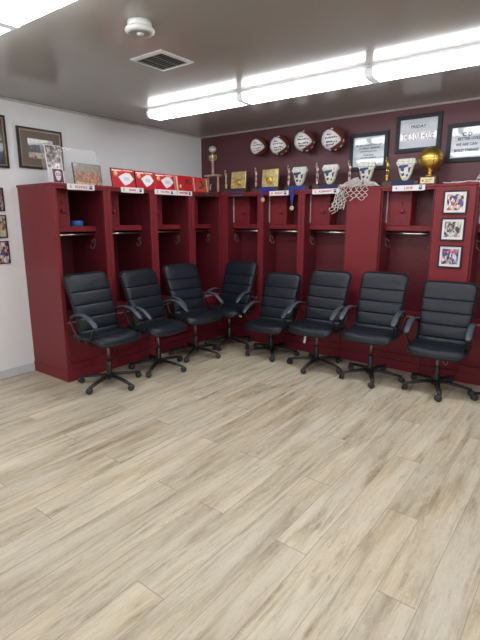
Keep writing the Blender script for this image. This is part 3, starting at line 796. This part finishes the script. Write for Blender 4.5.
red_poster('third red poster, shiny, with the white shape over the double name plates', -1.302, -1.002, .180, variant=2)
red_poster('fourth red poster with a cream left strip and no white shape', -.990, -.704, .180, variant=3)
red_poster('rightmost small red poster, beside the tall trophy', -.700, -.434, .178, variant=4)
# team photo, collage card, crimson card, acrylic sheet
def board(name, label, cat, y0, y1, h_, x, parts):
    w_ = y1-y0; t = thing(name, label, cat, (x, (y0+y1)/2, HL+.0015), (-LN, 0, H))
    MB().box(-w_/2, w_/2, 0, .01, 0, h_, 'wood_dark' if name == 'team_photo' else 'card_white', bev=.0015).build('backing_board', t)
    mb = MB()
    for a, b, c, d, m in parts: mb.box(-w_/2+a*w_, -w_/2+b*w_, -.0015, -.0001, c*h_, d*h_, m)
    mb.build('print', t); return t
board('team_photo', 'wide orange-toned team photo leaning on the leftmost locker', 'photo', -2.300, -1.990, .200, .50,
      [(.03, .97, .03, .13, 'photo_yellow'), (.03, .97, .13, .60, 'photo_team'), (.03, .97, .60, .97, 'photo_bleacher')])
cc = board('emblem_card', 'small crimson card with a white round emblem on the leftmost locker', 'card', -2.535, -2.425, .130, .535, [(.06, .94, .05, .95, 'crimson_card')])
mb = MB(); mb.lathe([(.030, 0), (.030, .001)], 'card_white', 24, T=TR(0, -.0015, .080) @ RX_(PI/2))
mb.prism([(-.028, .068), (.028, .068), (.018, .035), (-.004, .020), (-.02, .032)], -.0028, -.0016, 'card_white')
mb.box(-.024, .024, -.0035, -.0029, .066, .084, 'crimson_card'); mb.box(-.018, .018, -.0042, -.0036, .071, .079, 'card_white'); mb.build('emblem', cc)
board('photo_collage', 'upright crowd photo behind the small crimson card', 'photo', -2.560, -2.408, .330, .515, [(.03, .5, .40, .98, 'photo_stands'), (.5, .97, .40, .98, 'photo_grey'), (.03, .97, .02, .40, 'card_white')])
o = MB().box(-.285, .285, 0, .005, 0, .335, 'clear_acrylic', bev=.001).build('acrylic_sheet', loc=(.425, -2.272, HL+.001), rot=(-.05, 0, H))
tag(o, 'clear acrylic sheet standing behind the photos on the leftmost locker', 'acrylic sheet')

# tall trophy in the corner
t = thing('tall_trophy', 'tall column trophy topped by a pale ball, in the locker corner', 'trophy', (.375, -.20, HL+.001))
MB().box(-.12, .12, -.05, .05, 0, .025, 'wood_dark', bev=.003).build('base', t)
for x in (-.085, .085, ):
    MB().lathe([(.016, .026), (.014, .03), (.014, .215), (.016, .22)], 'marble', 14, c=(x, 0, 0)).build('column', t)
mb = MB(); mb.sphere((-.03, -.02, .11), .010, 'silver_rose', 10, 8); mb.tube([(-.03, -.02, .035), (-.03, -.02, .07), (-.03, -.02, .10)], [.006, .012, .008], 'silver_rose', 8)
mb.tube([(-.03, -.02, .09), (-.015, -.02, .11), (-.01, -.02, .13)], .004, 'silver_rose', 6); mb.box(-.045, -.015, -.035, -.005, .0255, .036, 'wood_dark'); mb.build('figurine', t)
MB().box(-.115, .115, -.045, .045, .2205, .240, 'pale_gold', bev=.003).build('platform', t)
MB().lathe([(.022, .2405), (.018, .25), (.017, .38), (.022, .39)], 'marble', 16).build('upper_column', t)
mb = MB(); mb.lathe([(.02, .391), (.012, .40), (.018, .42), (.032, .445), (.034, .47), (.020, .49), (.012, .50)], 'pale_gold', 20)
for sx in (-1, 1): mb.tube(smooth_path([(sx*.02, 0, .415), (sx*.055, 0, .43), (sx*.058, 0, .475), (sx*.034, 0, .47)]), .005, 'pale_gold', 8)
mb.build('cup', t)
MB().sphere((0, 0, .552), .048, 'trophy_white', 24, 14, sq=(1, 1, .82)).build('ball', t)

def figurine(mb, x, z, h_, m='silver_rose', y=0):
    """little player reaching up with a ball, h_ tall, feet at z"""
    s = h_/.2
    q = lambda a, b, c: (x+a*s, y+b*s, z+c*s)
    mb.tube([q(-.006, 0, 0), q(-.010, 0, .045), q(-.004, 0, .085)], [.005*s, .006*s, .009*s], m, 8)
    mb.tube([q(.014, 0, 0), q(.016, -.008, .045), q(.004, 0, .085)], [.005*s, .006*s, .009*s], m, 8)
    mb.tube([q(0, 0, .08), q(0, 0, .11), q(0, 0, .138), q(0, 0, .15)], [.011*s, .012*s, .015*s, .006*s], m, 10)
    mb.sphere(q(0, 0, .160), .010*s, m, 10, 8)
    mb.tube([q(-.012, 0, .136), q(-.022, -.004, .160), q(-.014, -.004, .186)], [.005*s, .0045*s, .004*s], m, 6)
    mb.tube([q(.012, 0, .136), q(.024, -.008, .118), q(.018, -.014, .10)], [.005*s, .0045*s, .004*s], m, 6)
    mb.sphere(q(-.012, -.004, .198), .012*s, m, 10, 8)
# small figurine trophies + plaque trophies with a figurine
HOOP = [(-.098, .250), (-.085, .268), (.085, .268), (.102, .246), (.098, .212), (.086, .205), (.060, .120), (.040, .085), (.016, .062), (-.016, .062), (-.040, .085), (-.060, .122), (-.086, .205), (-.096, .215)]
def award(label, xf, xp, kind, band, figm, thin=False):
    """wooden base with a figurine at xf and a plaque or hoop award at xp"""
    x0 = xf; t = thing('basketball_trophy', label, 'trophy', (x0, -.20, HL+.001), 0, 'basketball trophies along the top of the right lockers')
    d = xp-xf
    mb = MB(); mb.box(-.035, d+.140, -.045, .045, 0, .044, 'wood_dark', bev=.004); mb.build('base', t)
    mb = MB(); mb.box(-.022, .022, -.02, .02, .0445, .060, 'wood_dark'); mb.lathe([(.012, .060), (.008, .066), (.015, .098), (.017, .108), (.004, .082+.035)], figm, 12)
    figurine(mb, 0, .112, .165, figm); mb.build('figurine', t)
    if kind == 'plaque':
        mb = MB(); T = TR(d, 0, .050) @ RX_(-.10)
        mb.box(-.118, .122, -.008, .010, -.004, .212, 'wood_dark', T, bev=.003)
        pl = mb.build('plaque', t)
        mb = MB(); mb.box(-.112, .112, -.013, -.0085, .004, .206, 'gold_plate', T, bev=.004); g_ = mb.build('gold_plate', pl)
        mb = MB(); T2 = T @ TR(0, -.0135, 0)
        mb.sphere((-.01, 0, .085), .036, 'gold', 16, 10, T2, sq=(1, .18, 1)); mb.tube([(-.03, 0, .04), (-.045, -.002, .06), (-.05, -.002, .1)], .008, 'gold', 6, T2)
        mb.tube([(.02, 0, .04), (.045, -.002, .07), (.03, -.002, .11)], .008, 'gold', 6, T2)
        mb.box(-.06, .07, -.002, .0, .150, .158, 'pale_gold', T2); mb.box(-.05, .06, -.002, .0, .168, .174, 'pale_gold', T2); mb.build('relief', pl)
    else:
        mb = MB(); mb.prism([(x*.88+d, z-.015) for x, z in HOOP], -.018, .016, 'trophy_white'); hp = mb.build('hoop_award', t)
        mb = MB(); mb.box(d-.093, d+.095, -.026, .020, .198, .232, 'trophy_white', bev=.008)
        mb.prism([(d-0.0317, .078), (d+0.0317, .076), (d+0.0123, .050), (d-0.0123, .050)], -.021, -.018, 'trophy_yellow')
        mb.prism([(d-0.0704, .19), (d-0.0598, .19), (d-0.0370, .088), (d-0.0475, .105)], -.021, -.018, 'trophy_yellow')
        mb.prism([(d+0.0598, .19), (d+0.0704, .19), (d+0.0475, .105), (d+0.0370, .088)], -.021, -.018, 'trophy_yellow'); mb.build('rim_band', hp)
        mb = MB()
        mb.prism([(d-0.0686, .168), (d-0.0352, .160), (d+0.0264, .182), (d+0.0194, .196), (d-0.0616, .192)], -.0265, -.018, 'trophy_blue')
        mb.prism([(d-0.0484, .165), (d-0.0132, .165), (d-0.0176, .135), (d-0.0422, .140)], -.022, -.018, 'trophy_blue')
        mb.prism([(d+0.0264, .165), (d+0.0510, .175), (d+0.0422, .130), (d+0.0282, .122)], -.022, -.018, 'trophy_blue')
        mb.prism([(d-0.0387, .116), (d-0.0070, .120), (d-0.0158, .090), (d-0.0317, .094)], -.022, -.018, 'trophy_blue')
        mb.prism([(d+0.0106, .104), (d+0.0299, .112), (d+0.0246, .088), (d+0.0123, .084)], -.022, -.018, 'trophy_blue'); mb.build('player_relief', hp)
    if band:
        MB().box(d-.12, d+.10, -.049, .049, -.0004, .022 if thin else .049, band, bev=.005).build('base_wrap', t, label='blue cloth wrap' if band == 'ribbon_blue' else 'navy cloth wrap')
    return t
award('square gold plaque trophy nearest the corner', .593, .790, 'plaque', 'ribbon_blue', 'pale_gold', thin=True)
award('square gold plaque trophy with a round medal hanging below it', 1.060, 1.262, 'plaque', 'ribbon_blue', 'silver_rose')
award('white and blue net-shaped trophy with the longest hanging medal', 1.520, 1.665, 'hoop', 'ribbon_blue', 'silver_rose')
award('white and blue net-shaped trophy above the longest white name plate', 1.885, 2.045, 'hoop', 'navy_cloth', 'silver_rose')
award('white and blue net-shaped trophy behind the draped white net', 2.265, 2.450, 'hoop', None, 'silver_rose')
award('white and blue net-shaped trophy left of the gold basketball', 2.665, 2.850, 'hoop', 'navy_cloth', 'gold')
# medals
def medal(label, x, z, zt, wide):
    t = thing('medal', label, 'medal', (x, -DR-.014, z), 0, 'medals on blue ribbons hanging over the locker edge')
    MB().lathe([(.024, -.003), (.026, -.002), (.026, .002), (.024, .003)], 'pale_gold', 24, T=RX_(PI/2)).build('medal_disc', t)
    L_ = zt-z
    mb = MB()
    mb.prism([(-.006, .026), (.006, .026), (wide, L_), (wide-.028, L_)], -.0015, .0, 'ribbon_blue')
    mb.prism([(-.006, .026), (.006, .026), (-wide+.028, L_), (-wide, L_)], -.0035, -.002, 'ribbon_blue')
    mb.box(-wide, wide, -.004, .060, L_, L_+.004, 'ribbon_blue'); mb.build('ribbon', t)
medal('round gold medal on the shorter blue ribbon, nearer the corner', 1.248, 1.737, HL+.004, .035)
medal('round gold medal on the longer blue ribbon', 1.645, 1.636, HL+.004, .035)
# gold basketball trophy
t = thing('gold_ball_trophy', 'gold basketball trophy on a stem, right of the row of trophies', 'trophy', (3.075, -.20, HL+.001))
MB().box(-.078, .078, -.05, .05, 0, .078, 'wood_dark', bev=.005).build('base', t)
mb = MB(); mb.box(-.065, .060, -.053, -.0505, .012, .066, 'pale_gold', bev=.001); np_ = mb.build('name_plate', t)
mb = MB(); mb.box(-.050, -.035, -.0545, -.0532, .03, .045, 'ink_red'); mb.box(-.02, .04, -.0545, -.0532, .044, .048, 'ink_dark'); mb.box(-.02, .03, -.0545, -.0532, .030, .034, 'ink_dark'); mb.build('engraving', np_)
MB().lathe([(.040, .0785), (.036, .088), (.018, .10), (.014, .115), (.026, .125), (.022, .133), (.014, .135), (.034, .138)], 'gold', 24).build('stem', t)
o = MB().sphere((0, 0, .233), .106, 'gold', 36, 24).build('ball', t)
mb = MB()
for k in range(2):
    P = []
    for i in range(48):
        a = 2*PI*i/48; q = Vector((math.cos(a), math.sin(a), 0)) if k == 0 else Vector((math.cos(a)*.5, -math.cos(a)*.866, math.sin(a)))
        P.append(Vector((0, 0, .233+(.005 if k == 0 else 0)))+q*.1055)
    mb.tube(P, .0028, 'wood_dark', 6, closed=True)
mb.build('seam', o)

# ------------------------------------------------------------------ nets
def net(name, label, cat, strands, m, loc=(0, 0, 0)):
    mb = MB()
    for P, r_ in strands: mb.tube(smooth_path(P, 4), r_, m, 6)
    return tag(mb.build(name, loc=loc), label, cat)
random.seed(5)
S = []
zt = HL+.006
for k in range(34):                       # the heap lying on the top board
    x = 2.20+.40*random.random(); y = -.262-.04*random.random(); P = []
    for j in range(6):
        hump = max(0, 1-abs(x-2.40)/.26)
        P.append((min(2.63, max(2.19, x)), min(-.25, max(-.306, y)), zt+.10*random.random()*hump+.002)); x += random.uniform(-.085, .085); y += random.uniform(-.03, .03)
    S.append((P, .0036))
for k in range(11):                       # hanging mesh: crossing zigzag cords
    x0_ = 2.215+.030*k; yf = -DR-.020-.0085*(k % 3); n_ = [9, 9, 10, 8, 8, 5, 4, 4, 5, 5, 4][k]
    P = [(x0_+.03, -.275, zt+.03), (x0_+.015, -.300, zt+.016), (x0_, yf, HL-.006)]
    for j in range(n_):
        sw = -.012*(j if k < 5 else 0)
        P.append((x0_+sw+(.020 if j % 2 == k % 2 else -.016)+random.uniform(-.006, .006), yf-.002*(j % 2), HL-.028-.026*j))
    S.append((P, .0036))
for k in range(5):                        # loose ends
    x0_ = 2.20+.022*k; yf = -DR-.047
    S.append(([(x0_+.01, yf, HL-.02), (x0_-.01, yf-.004, HL-.09), (x0_-.03+.01*k, yf, HL-.16), (x0_-.05+.012*k, yf-.004, HL-.20-.02*(k % 3))], .0040))
net('basketball_net', 'white cut-down basketball net draped over the wide panel edge', 'net', S, 'cord_white')
S = []
for k in range(7):
    x = 3.22+.07*k; P = []
    for j in range(6): P.append((x, -.25+random.uniform(-.03, .03), zt-.002+random.uniform(0, .014 if k < 4 else .05))); x += random.uniform(.02, .08)
    S.append((P, .0042))
for k in range(5):
    x = 3.49+.05*k; S.append(([(x, -.25, zt), (x+.02, -.24, zt+.05), (x+.05, -.25, zt+.08-.01*k), (x+.08, -.26, zt+.02)], .0042))
net('basketball_net', 'thin white net cords lying on top right of the gold basketball', 'net', S, 'cord_white')
